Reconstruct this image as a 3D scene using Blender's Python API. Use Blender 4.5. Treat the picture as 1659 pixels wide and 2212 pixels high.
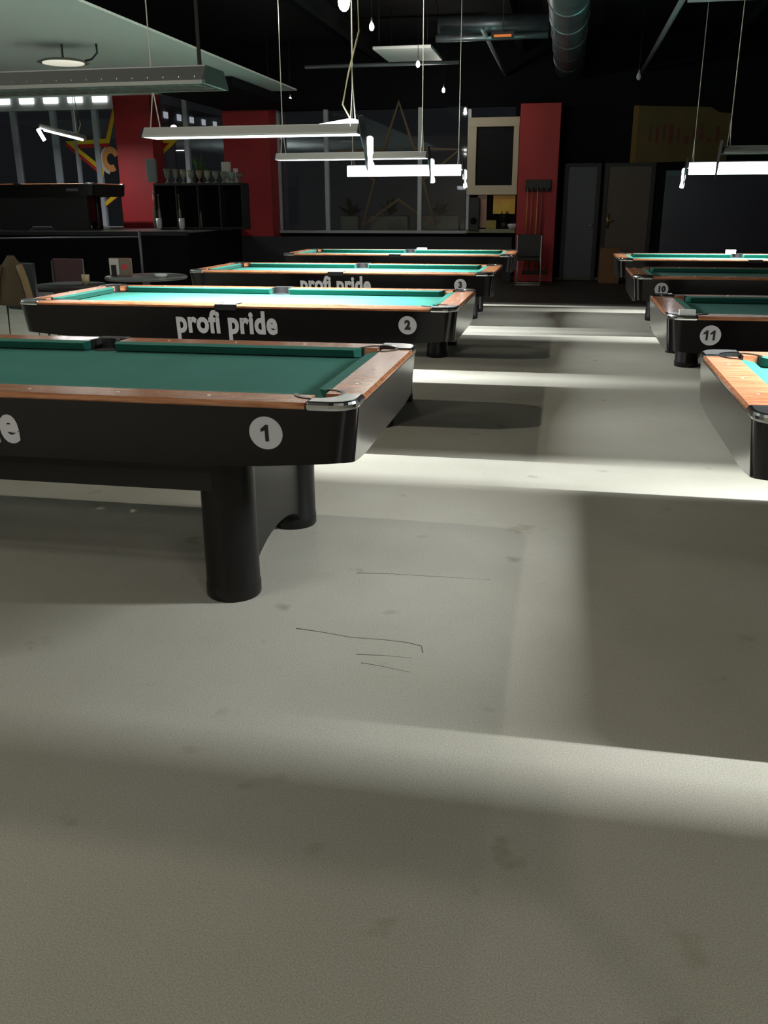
import bpy, bmesh, math, random
from mathutils import Vector, Matrix
random.seed(4)
S = bpy.context.scene
for o in list(bpy.data.objects): bpy.data.objects.remove(o)

# ------------------------------------------------------------------ camera
CAM = Vector((0, 0, 1.4057)); FPX = 1941.8
CF = Vector((-0.181806, 0.928128, -0.324846)); CR = Vector((0.981573, 0.191054, -0.003488)); CU = Vector((-0.058826, 0.319495, 0.945760))
cd = bpy.data.cameras.new('camera'); cam = bpy.data.objects.new('camera', cd); S.collection.objects.link(cam)
cam.matrix_world = Matrix(((CR.x, CU.x, -CF.x, CAM.x), (CR.y, CU.y, -CF.y, CAM.y), (CR.z, CU.z, -CF.z, CAM.z), (0, 0, 0, 1)))
cd.sensor_fit = 'VERTICAL'; cd.sensor_height = 36; cd.lens = FPX / 2212 * 36; cd.clip_end = 200
S.camera = cam
# ------------------------------------------------------------------ world, exposure
w = bpy.data.worlds.new('night'); S.world = w; w.use_nodes = True
w.node_tree.nodes['Background'].inputs[0].default_value = (.55, .6, .7, 1)
w.node_tree.nodes['Background'].inputs[1].default_value = .012
S.view_settings.view_transform = 'Standard'; S.view_settings.look = 'None'
S.view_settings.gamma = 1; S.view_settings.use_curve_mapping = False
S.view_settings.exposure = 0.0
STRIP_W = 215     # power of the tube strip in each burning table lamp
SPOT_W = 45       # halogen bulbs
FILL_W = 56        # added fill panels near and behind the camera
CEIL_FILL_W = 210  # added fill that brightens the lowered ceiling
LOUVRE_W = 95   # light thrown straight down by the louvres of a burning lamp
GAL_W = 40        # lamps of the raised gallery

# ------------------------------------------------------------------ helpers
def L(o): S.collection.objects.link(o); return o
def mat(name, col, rough=.6, metal=0, spec=.5, emit=None, es=0, coat=0, bump=None, noise=None, alpha=None):
    m = bpy.data.materials.new(name); m.use_nodes = True; nt = m.node_tree; b = nt.nodes['Principled BSDF']
    b.inputs['Base Color'].default_value = (*col, 1); b.inputs['Roughness'].default_value = rough
    b.inputs['Metallic'].default_value = metal; b.inputs['Specular IOR Level'].default_value = spec
    b.inputs['Coat Weight'].default_value = coat; b.inputs['Coat Roughness'].default_value = .12
    if emit: b.inputs['Emission Color'].default_value = (*emit, 1); b.inputs['Emission Strength'].default_value = es
    tc = nt.nodes.new('ShaderNodeTexCoord')
    if noise:
        sc, c2, stretch = noise[:3]
        mp = nt.nodes.new('ShaderNodeMapping'); mp.inputs['Scale'].default_value = stretch
        nz = nt.nodes.new('ShaderNodeTexNoise'); nz.inputs['Scale'].default_value = sc; nz.inputs['Detail'].default_value = 5
        cr = nt.nodes.new('ShaderNodeValToRGB'); cr.color_ramp.elements[0].position = .35; cr.color_ramp.elements[1].position = .65
        cr.color_ramp.elements[0].color = (*col, 1); cr.color_ramp.elements[1].color = (*c2, 1)
        nt.links.new(tc.outputs['Object'], mp.inputs[0]); nt.links.new(mp.outputs[0], nz.inputs['Vector'])
        nt.links.new(nz.outputs['Fac'], cr.inputs[0]); nt.links.new(cr.outputs[0], b.inputs['Base Color'])
    if bump:
        nz = nt.nodes.new('ShaderNodeTexNoise'); nz.inputs['Scale'].default_value = bump[0]
        bp = nt.nodes.new('ShaderNodeBump'); bp.inputs['Strength'].default_value = bump[1]; bp.inputs['Distance'].default_value = bump[2]
        nt.links.new(tc.outputs['Object'], nz.inputs['Vector']); nt.links.new(nz.outputs['Fac'], bp.inputs['Height'])
        nt.links.new(bp.outputs[0], b.inputs['Normal'])
    return m
M = {}
M['laminate'] = mat('black_laminate', (.006, .005, .006), .15, spec=.4, coat=.2)
M['end_panel'] = mat('satin_grey_panel', (.035, .033, .030), .20, spec=.6, coat=.7)
M['matte_black'] = mat('matte_black', (.012, .012, .013), .6)
M['leg'] = mat('leg_black', (.007, .0065, .0065), .34, spec=.35)
M['wood'] = mat('rail_wood', (.34, .115, .045), .24, coat=.6, noise=(5, (.56, .26, .13), (1.5, 14, 14)))
M['cloth'] = mat('green_cloth', (.024, .125, .098), .9, spec=.08, noise=(3, (.028, .142, .112), (1, 1, 1)))
_b = M['cloth'].node_tree.nodes['Principled BSDF']; _b.inputs['Sheen Weight'].default_value = .04; _b.inputs['Sheen Roughness'].default_value = .4
M['chrome'] = mat('chrome', (.62, .63, .63), .18, 1)
M['pocket'] = mat('pocket_leather', (.008, .008, .008), .5)
M['white'] = mat('white_vinyl', (.62, .62, .66), .5)
M['ink'] = mat('dark_ink', (.012, .012, .014), .5)
M['pearl'] = mat('pearl', (.6, .58, .5), .3)
M['alu'] = mat('painted_metal', (.36, .38, .37), .35, .35)
M['alu_in'] = mat('bright_louvre', (.75, .78, .78), .2, .9)
M['diff'] = mat('lit_diffuser', (.9, .9, .9), .5, emit=(.93, .97, 1), es=2.6)
M['tube'] = mat('lit_tube', (.9, .9, .9), .5, emit=(.95, .98, 1), es=9)
M['tube_off'] = mat('unlit_tube', (.7, .7, .7), .4)
M['shield'] = mat('dark_shield', (.01, .014, .02), .4)
M['cable'] = mat('steel_cable', (.55, .55, .5), .35, .6)
M['cord'] = mat('power_cord', (.5, .48, .28), .5)
M['strap'] = mat('dark_strap', (.01, .01, .01), .6)
M['carpet'] = None
M['dark'] = mat('black_paint', (.005, .005, .0065), .9, spec=.12)
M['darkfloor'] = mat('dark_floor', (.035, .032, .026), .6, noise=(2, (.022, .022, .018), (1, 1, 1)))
M['red'] = mat('red_paint', (.36, .012, .016), .6, noise=(2, (.30, .01, .014), (1, 1, .4)))
M['ceil_white'] = mat('white_plaster', (.62, .67, .66), .8)
M['mull'] = mat('grey_mullion', (.42, .46, .5), .4)
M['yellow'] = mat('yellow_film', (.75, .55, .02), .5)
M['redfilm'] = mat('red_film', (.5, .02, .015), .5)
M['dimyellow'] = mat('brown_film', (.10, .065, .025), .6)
M['duct'] = mat('duct_steel', (.20, .24, .28), .38, .8, noise=(3, (.13, .15, .17), (1, 1, 1)))
M['pipe'] = mat('grey_pipe', (.22, .23, .26), .5, .3)
M['cream'] = mat('cream_paint', (.55, .48, .36), .6)
M['bulb'] = mat('bulb_glow', (1, 1, 1), .5, emit=(1, .93, .78), es=60)
M['fixgrey'] = mat('grey_body', (.4, .42, .45), .5)
M['steel'] = mat('steel', (.5, .5, .5), .3, .8)

def carpet():
    m = bpy.data.materials.new('carpet'); m.use_nodes = True; nt = m.node_tree; b = nt.nodes['Principled BSDF']
    b.inputs['Roughness'].default_value = .95; b.inputs['Specular IOR Level'].default_value = .1
    tc = nt.nodes.new('ShaderNodeTexCoord')
    def nz(s, d, lo, hi, c0, c1):
        n = nt.nodes.new('ShaderNodeTexNoise'); n.inputs['Scale'].default_value = s; n.inputs['Detail'].default_value = d
        c = nt.nodes.new('ShaderNodeValToRGB'); c.color_ramp.elements[0].position = lo; c.color_ramp.elements[1].position = hi
        c.color_ramp.elements[0].color = c0; c.color_ramp.elements[1].color = c1
        nt.links.new(tc.outputs['Object'], n.inputs['Vector']); nt.links.new(n.outputs['Fac'], c.inputs[0]); return n, c
    n1, c1 = nz(260, 6, .3, .7, (.30, .29, .235, 1), (.46, .45, .40, 1))
    n2, c2 = nz(1.3, 4, .3, .7, (.86, .86, .82, 1), (1, 1, 1, 1))
    n3, c3 = nz(5, 3, .18, .34, (.62, .58, .5, 1), (1, 1, 1, 1))
    cur = c1.outputs[0]
    for c in (c2, c3):
        mx = nt.nodes.new('ShaderNodeMix'); mx.data_type = 'RGBA'; mx.blend_type = 'MULTIPLY'; mx.inputs[0].default_value = 1
        nt.links.new(cur, mx.inputs[6]); nt.links.new(c.outputs[0], mx.inputs[7]); cur = mx.outputs[2]
    nt.links.new(cur, b.inputs['Base Color'])
    bp = nt.nodes.new('ShaderNodeBump'); bp.inputs['Strength'].default_value = .35; bp.inputs['Distance'].default_value = .004
    nt.links.new(n1.outputs['Fac'], bp.inputs['Height']); nt.links.new(bp.outputs[0], b.inputs['Normal'])
    return m
M['carpet'] = carpet()

def glass():
    m = bpy.data.materials.new('window_glass'); m.use_nodes = True; nt = m.node_tree
    for n in list(nt.nodes):
        if n.type != 'OUTPUT_MATERIAL': nt.nodes.remove(n)
    g = nt.nodes.new('ShaderNodeBsdfGlossy'); g.inputs['Roughness'].default_value = .03; g.inputs[0].default_value = (.9, .95, 1, 1)
    t = nt.nodes.new('ShaderNodeBsdfTransparent'); mx = nt.nodes.new('ShaderNodeMixShader'); f = nt.nodes.new('ShaderNodeFresnel')
    f.inputs[0].default_value = 1.5
    nt.links.new(f.outputs[0], mx.inputs[0]); nt.links.new(t.outputs[0], mx.inputs[1]); nt.links.new(g.outputs[0], mx.inputs[2])
    nt.links.new(mx.outputs[0], nt.nodes['Material Output'].inputs[0]); return m
M['glass'] = glass()

class MB:
    def __init__(s): s.bm = bmesh.new()
    def box(s, x0, x1, y0, y1, z0, z1, rot=None):
        r = bmesh.ops.create_cube(s.bm, size=1); c = Vector(((x0+x1)/2, (y0+y1)/2, (z0+z1)/2))
        for v in r['verts']:
            v.co = Vector((v.co.x*(x1-x0), v.co.y*(y1-y0), v.co.z*(z1-z0)))
            if rot: v.co = rot @ v.co
            v.co += c
        return s
    def cyl(s, p, q, r, n=16, r2=None):
        p, q = Vector(p), Vector(q); d = q-p
        res = bmesh.ops.create_cone(s.bm, cap_ends=True, segments=n, radius1=r, radius2=r if r2 is None else r2, depth=d.length)
        m = d.to_track_quat('Z', 'Y').to_matrix()
        for v in res['verts']: v.co = m @ v.co + (p+q)/2
        return s
    def sphere(s, c, r, sx=1, sy=1, sz=1, n=12):
        res = bmesh.ops.create_uvsphere(s.bm, u_segments=n, v_segments=n//2+2, radius=r)
        for v in res['verts']: v.co = Vector((v.co.x*sx, v.co.y*sy, v.co.z*sz)) + Vector(c)
        return s
    def tube(s, pts, r, n=8):
        pts = [Vector(p) for p in pts]; rings = []
        for i, p in enumerate(pts):
            d = (pts[min(i+1, len(pts)-1)] - pts[max(i-1, 0)]).normalized()
            q = d.to_track_quat('Z', 'Y').to_matrix()
            rings.append([s.bm.verts.new(p + q @ Vector((r*math.cos(2*math.pi*k/n), r*math.sin(2*math.pi*k/n), 0))) for k in range(n)])
        for a, b in zip(rings, rings[1:]):
            for k in range(n): s.bm.faces.new((a[k], a[(k+1) % n], b[(k+1) % n], b[k]))
        s.bm.faces.new(rings[0][::-1]); s.bm.faces.new(rings[-1]); return s
    def prism(s, pts, ax, a, b):
        """closed polygon pts (2-D) extruded along axis ax from a to b"""
        def P(u, v, t):
            return {'x': (t, u, v), 'y': (u, t, v), 'z': (u, v, t)}[ax]
        A = [s.bm.verts.new(P(u, v, a)) for u, v in pts]; B = [s.bm.verts.new(P(u, v, b)) for u, v in pts]
        n = len(pts); s.bm.faces.new(A[::-1]); s.bm.faces.new(B)
        for i in range(n): s.bm.faces.new((A[i], A[(i+1) % n], B[(i+1) % n], B[i]))
        return s
    def loft(s, loops, close=False):
        R = [[s.bm.verts.new(p) for p in lp] for lp in loops]; n = len(R[0])
        rng = range(len(R)) if close else range(len(R)-1)
        for i in rng:
            a, b = R[i], R[(i+1) % len(R)]
            for k in range(n): s.bm.faces.new((a[k], a[(k+1) % n], b[(k+1) % n], b[k]))
        if not close: s.bm.faces.new(R[0][::-1]); s.bm.faces.new(R[-1])
        return s
    def build(s, name, m, parent=None, smooth=False, bevel=0, **props):
        bmesh.ops.recalc_face_normals(s.bm, faces=s.bm.faces)
        me = bpy.data.meshes.new(name); s.bm.to_mesh(me); s.bm.free()
        if smooth:
            for p in me.polygons: p.use_smooth = True
        me.materials.append(m if not isinstance(m, str) else M[m])
        o = L(bpy.data.objects.new(name, me))
        if bevel:
            b = o.modifiers.new('bevel', 'BEVEL'); b.width = bevel; b.segments = 2; b.limit_method = 'ANGLE'
        if parent: o.parent = parent
        for k, v in props.items(): o[k] = v
        return o
def tag(o, label, cat, group=None):
    o['label'] = label; o['category'] = cat
    if group: o['group'] = group
    return o
def thing(name, loc, label, cat, group=None, rz=0):
    o = L(bpy.data.objects.new(name, None)); o.location = loc; o.rotation_euler = (0, 0, rz); o.empty_display_size = .1
    return tag(o, label, cat, group)
def copy_tree(o, parent=None):
    c = L(o.copy())
    if parent: c.parent = parent
    for ch in list(o.children): copy_tree(ch, c)
    return c
def text(name, s, size, m, parent, loc, rot, sx=1, bold=0, depth=.001, align='CENTER', **props):
    cu = bpy.data.curves.new(name, 'FONT'); cu.body = s; cu.size = size; cu.align_x = align; cu.align_y = 'CENTER'
    cu.offset = bold; cu.extrude = depth; cu.resolution_u = 4; cu.space_character = 1 + bold/size*1.5
    t = L(bpy.data.objects.new(name, cu)); bpy.context.view_layer.update()
    me = bpy.data.meshes.new_from_object(t.evaluated_get(bpy.context.evaluated_depsgraph_get()))
    bpy.data.objects.remove(t); bpy.data.curves.remove(cu)
    me.materials.clear(); me.materials.append(M[m]); me.name = name
    o = L(bpy.data.objects.new(name, me)); o.parent = parent; o.location = loc; o.rotation_euler = rot; o.scale = (sx, 1, 1)
    for k, v in props.items(): o[k] = v
    return o
def struct(o): o['kind'] = 'structure'; return o
def ray(x, y): return CF + CR*((x-829.5)/FPX) - CU*((y-1106)/FPX)
def onwall(x, y, Y):
    """point on the plane Y seen at photo pixel x, y"""
    d = ray(x, y); return CAM + d*(Y/d.y)
def onlevel(x, y, z):
    d = ray(x, y); return CAM + d*((z-CAM.z)/d.z)

WY = 18.2
# ------------------------------------------------------------------ setting
fl = struct(MB().box(-16, 9, -6, 13.5, -.1, 0).build('floor', 'carpet'))
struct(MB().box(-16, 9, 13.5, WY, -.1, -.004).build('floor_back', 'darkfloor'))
struct(MB().box(-16, 9, -6, WY+.3, 4.2, 4.3).build('ceiling', 'dark'))
struct(MB().box(9, 9.1, -6, WY+.3, 0, 4.2).build('wall_right', 'dark'))
struct(MB().box(-16.1, -16, -6, WY+.3, 0, 4.2).build('wall_left', 'dark'))
struct(MB().box(-16, 9, -6.1, -6, 0, 4.2).build('wall_front', 'cream'))
wb = struct(MB().box(-1.95, 9, WY, WY+.2, 0, 2.87).box(-16, 9, WY, WY+.2, 3.62, 4.2).box(-5.9, -1.95, WY, WY+.2, 0, .86)
            .box(-16, -5.9, WY, WY+.2, 0, .9).box(-5.95, 9, WY, WY+.2, 3.1, 3.62).box(-1.06, 9, WY, WY+.2, 2.87, 3.1).build('wall_back', 'dark'))
# opening of the display niche is closed by the niche itself, the pane fields by glass
def mullion(x, z0, z1, wd, parent, m='mull'):
    return MB().box(x-wd/2, x+wd/2, WY-.05, WY+.05, z0, z1).build('mullion', m, parent)
win1 = struct(MB().box(-16, -9.05, WY-.04, WY+.08, .9, .97).box(-16, -9.05, WY-.04, WY+.08, 3.24, 3.30).build('window_1', 'mull'))
for px in (35, 120, 165, 210): mullion(onwall(px, 300, WY).x, .97, 3.24, .11 if px != 165 else .05, win1)
MB().box(-16, -9.05, WY+.0, WY+.012, .97, 3.24).build('pane', 'glass', win1)
win2 = struct(MB().box(-8.4, -6.75, WY-.04, WY+.08, .9, .97).build('window_2', 'mull'))
mullion(onwall(404, 300, WY).x, 1.7, 3.45, .09, win2)
MB().box(-8.4, -6.75, WY+.0, WY+.012, .97, 3.6).build('pane', 'glass', win2)
win3 = struct(MB().box(-5.9, -1.9, WY-.12, WY+.08, .85, .90).build('window_3', 'mull'))
for px in (600, 705, 908): mullion(onwall(px, 300, WY).x, .90, 3.1, .075, win3)
mullion(onwall(1012, 300, WY).x+.02, .90, 3.05, .06, win3)
MB().box(-5.9, -1.95, WY+.0, WY+.012, .90, 3.1).build('pane', 'glass', win3)
struct(MB().box(-1.0, 9, WY-.03, WY-.0, 0, .05).box(-5.9, -1.0, WY-.03, WY, 0, .05).build('baseboard_back', mat('beige_base', (.11, .095, .065), .7)))
# outside, behind the glass
struct(MB().box(-40, 12, WY+.3, 40, -.3, -.2).build('ground_outside', 'darkfloor'))

def pillar(a, b, z0, z1, label):
    o = MB().box(a, b, WY-.55, WY-.06, z0, z1).build('pillar', 'red', bevel=.01)
    return tag(o, label, 'pillar')
def px_x(x, Y, y=300): return onwall(x, y, Y).x
YP = WY-.55
pillar(px_x(250, YP), px_x(329, YP), .96, 4.19, 'red painted pillar behind the raised pool table at far left')
pillar(px_x(482, YP), px_x(582, YP), 0, 3.30, 'red painted pillar at the right end of the glass shelf')
pillar(px_x(1118, YP, 400), px_x(1204, YP, 400), 0, 3.08, 'red painted pillar with the cue rack mounted on it')

# lowered white ceiling field over the left side
wc = struct(MB().box(-13, -4.6, 1.0, 16.0, 3.2, 3.225).build('ceiling_lowered', 'ceil_white'))
tag(MB().box(-6.5, -5.02, 14.0, WY-.56, 3.07, 3.195).build('ceiling_beam', 'dark'), 'wide black beam under the far tip of the white ceiling', 'beam')
# raised gallery
struct(MB().box(-15.9, -6.3, 15.0, WY, 0, .94).build('wall_gallery_front', 'dark'))
struct(MB().box(-15.9, -6.3, 15.0, WY, .94, .96).build('floor_gallery', mat('gallery_floor', (.16, .16, .15), .35)))
struct(MB().box(-15.9, -6.3, 14.96, 15.0, .90, .965).build('trim_1', 'matte_black'))

# ------------------------------------------------------------------ doors
def door(px0, px1, name, m, z1=2.03):
    a, b = px_x(px0, WY, 480), px_x(px1, WY, 480)
    d = struct(MB().box(a, b, WY-.05, WY, .03, z1).build(name, m, bevel=.004))
    f = MB().box(a-.07, a-.001, WY-.08, WY, 0, z1+.06).box(b+.001, b+.07, WY-.08, WY, 0, z1+.06).box(a-.001, b+.001, WY-.08, WY, z1, z1+.06).build('door_frame', 'matte_black', d)
    return d, a, b
d1, a, b = door(1222, 1283, 'door_1', mat('blue_grey_door', (.060, .062, .085), .5))
MB().cyl((b-.1, WY-.1, 1.0), (b-.02, WY-.1, 1.0), .012).cyl((b-.03, WY-.1, 1.0), (b-.03, WY-.04, 1.0), .012).build('door_handle', 'steel', d1, True)
d2, a, b = door(1307, 1398, 'door_2', mat('taupe_door', (.085, .062, .050), .6))
MB().box(a+.02, a+.07, WY-.075, WY-.049, .95, 1.2).cyl((a+.045, WY-.11, 1.08), (a+.15, WY-.11, 1.08), .013).cyl((a+.045, WY-.11, 1.08), (a+.045, WY-.06, 1.08), .013).build('door_handle', mat('brass', (.5, .33, .08), .3, .9), d2, True)
a, b = px_x(1432, WY-.1, 450), px_x(1800, WY-.1, 450)
bp = thing('wall_panel_board', ((a+b)/2, WY-.06, 0), 'dark blue-grey wall panel right of the taupe door', 'wall panel')
MB().box(a-(a+b)/2, b-(a+b)/2, -.03, .05, .5, 1.95).build('board', mat('slate_board', (.035, .038, .06), .35), bp, bevel=.004)
MB().box(a-(a+b)/2, b-(a+b)/2, -.045, -.031, 1.86, 1.95).build('board_reflection', mat('teal_reflection', (.05, .09, .11), .4), bp)  # teal strip paints the lamp reflection along the top of the board
# yellow banner with red lettering
p0, p1 = onwall(1370, 228, WY-.02), onwall(1568, 350, WY-.02)
bn = thing('banner', ((p0.x+p1.x)/2, WY-.02, p1.z), 'dim yellow banner with red lettering high on the dark back wall', 'banner')
hw = (p1.x-p0.x)/2; hh = p0.z-p1.z
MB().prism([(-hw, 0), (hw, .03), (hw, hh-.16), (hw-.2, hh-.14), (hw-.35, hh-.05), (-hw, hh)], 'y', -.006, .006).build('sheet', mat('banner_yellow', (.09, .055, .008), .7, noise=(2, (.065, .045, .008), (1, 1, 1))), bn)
MB().box(-hw, -hw+.09, -.010, -.0065, 0, hh).build('edge_band', mat('banner_edge', (.15, .075, .008), .7), bn)
M['banner_red'] = mat('banner_red', (.09, .010, .010), .7)
xx = -hw+.30
for k, (wd_, lo_, hi_) in enumerate(((.04, .36, .64), (.05, .34, .62), (.04, .40, .66), (.06, .34, .66), (.04, .36, .60), (.09, .34, .46), (.04, .36, .66), (.05, .38, .66), (.07, .34, .42), (.05, .36, .62))):
    MB().box(xx, xx+wd_, -.012, -.0065, hh*lo_, hh*hi_).build('letter_stroke', 'banner_red', bn); xx += wd_+.075
# ------------------------------------------------------------------ ceiling things
def duct(name, label, pts, r, m='duct', seam=True, group=None, n=24):
    o = thing(name, pts[0], label, 'duct' if 'duct' in name else 'pipe', group)
    P = [Vector(p)-Vector(pts[0]) for p in pts]
    MB().cyl(P[0], P[-1], r, n).build('pipe_run', m, o, True)
    if seam:
        d = P[-1]-P[0]; k = int(d.length/1.2)
        for i in range(1, k):
            c = P[0]+d*i/k; u = d.normalized()*.02
            MB().cyl(c-u, c+u, r*1.045, n).build('joint_ring', m, o, True)
    return o
duct('air_duct', 'large round steel air duct running along the black ceiling', [(-.14, 6, 3.72), (-.14, 18.1, 3.72)], .25)
duct('air_duct', 'short round steel branch duct left of the large duct', [(-1.98, 14.3, 3.80), (-.42, 14.3, 3.80)], .12)
duct('air_duct', 'slim flat-lit branch duct just under the short branch duct', [(-1.98, 14.05, 3.60), (-.42, 14.05, 3.60)], .05, seam=False)
duct('ceiling_pipe', 'thin grey pipe running sideways behind the ceiling panel', [(-4.5, 16.2, 3.58), (-1.9, 16.2, 3.58)], .03, 'pipe', False)
duct('ceiling_pipe', 'grey pipe running towards the back wall right of the large duct', [(1.14, 8, 3.6), (1.14, 18.1, 3.6)], .035, 'pipe', False)
duct('ceiling_pipe', 'short grey pipe left of the large duct', [(-1.27, 13.5, 3.6), (-1.27, 18.1, 3.6)], .03, 'pipe', False)
duct('ceiling_pipe', 'pale pipe crossing the top right corner of the picture', [(1.1, 11.1, 3.42), (6, 11.1, 3.42)], .03, 'pipe', False)
o = thing('ceiling_panel', (-2.46, 14.6, 3.5), 'pale grey rectangular panel hung under the black ceiling', 'ceiling panel')
MB().box(-.42, .42, -.62, .62, -.02, .02).build('panel', mat('panel_grey', (.5, .5, .52), .6), o, bevel=.005)
for sx in (-.35, .35):
    for sy in (-.5, .5): MB().cyl((sx, sy, .02), (sx, sy, .69), .006, 6).build('hanger', 'strap', o)
for (x, y, z, t) in ((-3.6, 12.0, 3.9, 0), (-1.0, 11.0, 3.95, 0), (2.4, 13, 3.9, 0)):
    tag(MB().box(x-.06, x+.06, 4.5, 18.1, z, z+.22).build('ceiling_beam', 'dark'), {-3.6: 'black ceiling beam above the left row of tables', -1.0: 'black ceiling beam just left of the large duct', 2.4: 'black ceiling beam at the right side of the hall'}[x], 'beam')

def bulb(p, label, watts, lit=True, group=None, sc=1):
    o = thing('halogen_spotlight', p, label, 'spotlight', group)
    MB().cyl((0, 0, .05), (0, 0, 4.2-p[2]), .004, 6).build('wire', 'strap', o)
    MB().cyl((0, 0, .02), (0, 0, .09), .012*sc, 12, .008*sc).build('socket', 'fixgrey', o, True)
    MB().sphere((0, 0, 0), .026*sc, 1, 1, 1.5).build('bulb', 'bulb' if lit else 'fixgrey', o, True)
    if lit:
        ld = bpy.data.lights.new('bulb_light', 'POINT'); ld.energy = watts; ld.color = (1, .93, .80); ld.shadow_soft_size = .03
        lo = L(bpy.data.objects.new('bulb_light', ld)); lo.parent = o; lo.location = (0, 0, -.06)
    return o
bulb((-2.187, 9.30, 3.2), 'dazzling halogen bulb at the top edge of the picture', SPOT_W*1.3, sc=2.2)
bulb((-2.194, 10.61, 3.2), 'small halogen bulb just right of the dazzling bulb', SPOT_W*.5)
bulb((-2.138, 13.45, 3.2), 'small halogen bulb below the pale ceiling panel', SPOT_W*.5)
bulb((-2.185, 16.5, 3.2), 'farthest small halogen bulb of the middle row', SPOT_W*.4)
bulb((-5.13, 16.1, 3.2), 'small halogen bulb at the tip of the white ceiling, left of two', SPOT_W*.4)
bulb((-5.10, 17.29, 3.2), 'small halogen bulb at the tip of the white ceiling, right of two', SPOT_W*.4)
bulb((-2.2, 4.5, 3.2), 'halogen bulb above the nearest left table', SPOT_W*2.2)
bulb((-2.2, 7.6, 3.2), 'halogen bulb above the second left table', SPOT_W*1.6)
o = bulb((.92, 15.4, 3.2), 'unlit white spotlight hanging over the right row of tables', 0, False, sc=1.4)
o = thing('amber_reflection', (-.86, 11.6, 3.22), 'small amber glow standing in for a lamp reflection under the large duct', 'lamp')
MB().box(-.13, .13, -.03, .03, -.02, .04).build('housing', 'matte_black', o)  # black backing of the stand-in amber strip
MB().box(-.10, .10, -.034, -.0305, -.015, .012).build('reflection_strip', mat('amber', (.3, .08, .01), .5, emit=(1, .25, .05), es=.45), o)  # amber strip glows in place of a lamp reflected on the duct
MB().cyl((0, 0, .04), (0, 0, .97), .006, 6).build('hanger', 'strap', o)
# pendant under white ceiling
o = thing('pendant_lamp', (-6.0, 10.9, 3.0), 'flat round pendant lamp under the white ceiling at top left', 'lamp')
MB().cyl((0, 0, .0), (0, 0, .03), .30, 32, .22).build('shade', mat('pendant_shade', (.12, .12, .11), .5), o, True)
MB().cyl((0, 0, -.012), (0, 0, -.001), .24, 32).build('diffuser', mat('pendant_glass', (.8, .8, .7), .5, emit=(1, .95, .8), es=.55), o, True)
MB().cyl((0, 0, .03), (0, 0, .2), .012, 8).build('stem', 'strap', o)
MB().tube([(.28, 0, .01), (.36, .02, .03), (.42, .05, .10), (.40, .08, .199)], .012).build('cable', 'strap', o, True)

# luminous fascia with square lamps at the glass, left
def sq_fascia(A, B, z0, z1, ys, label, n, m, fm, wd):
    A = Vector(A); B = Vector(B); d = (B-A); ln = d.length; rz = math.atan2(d.y, d.x)
    o = thing('light_fascia', A, label, 'light fascia', None, rz)
    MB().box(0, ln, 0, .12, z0, z1).build('fascia_board', fm, o)
    for k in range(n):
        x = ln*(k+.5)/n
        MB().box(x-wd/2, x+wd/2, -.03, -.001, z0+(z1-z0)*ys[0], z0+(z1-z0)*ys[1]).build('square_lamp_or_reflection', m, o, bevel=.01)
    if A.y > WY:
        for x in (.1, ln/2, ln-.1): MB().box(x-.04, x+.04, .02, .10, -.2, z0-.001).build('post', 'pipe', o)
    return o
M['sq'] = mat('square_lamp_glass', (.9, .9, .9), .5, emit=(.93, .97, 1), es=2.2)
M['sq_mirrored'] = mat('square_reflection_dim', (.6, .6, .6), .5, emit=(.8, .85, 1), es=.35)
xa, xb = px_x(-16, WY-.15, 212), px_x(246, WY-.15, 212)
sq_fascia((xa, WY-.22, 0), (xb, WY-.22, 0), 3.19, 3.62, (.28, .85), 'grey fascia with five bright square lamps above the far left windows', 5, 'sq', mat('fascia_grey', (.55, .57, .55), .6), .31)
A = onlevel(335, 217, 3.45); B = onlevel(575, 268, 3.45)  # glowing band built outdoors in place of the fascia's reflection in the glass
sq_fascia((A.x, A.y+.1, 0), (B.x, B.y+1.5, 0), 3.02, 3.42, (.30, .62), 'receding band of dim glowing squares standing in for the fascia reflected in the glass between the two left pillars', 12, 'sq_mirrored', mat('fascia_mirrored', (.22, .22, .23), .6), .18)
for i, (px, py, lb) in enumerate(((323, 272, 'left'), (375, 274, 'right'))):
    p = onwall(px, py, WY+.6)
    ln_ = thing('lantern', (p.x, p.y, -.2), 'small glowing lantern outside the glass, %s of the two above the lamp' % lb, 'lantern')
    MB().sphere((0, 0, p.z+.2), .055, 1.2 if i else 1, .6, .7).build('bulb', mat('lantern_%d' % i, (1, .6, .6), .5, emit=(1, .78, .72), es=6), ln_, True)
    MB().cyl((0, 0, 0), (0, 0, p.z+.17), .012, 8).build('post', 'matte_black', ln_, True)

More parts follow.
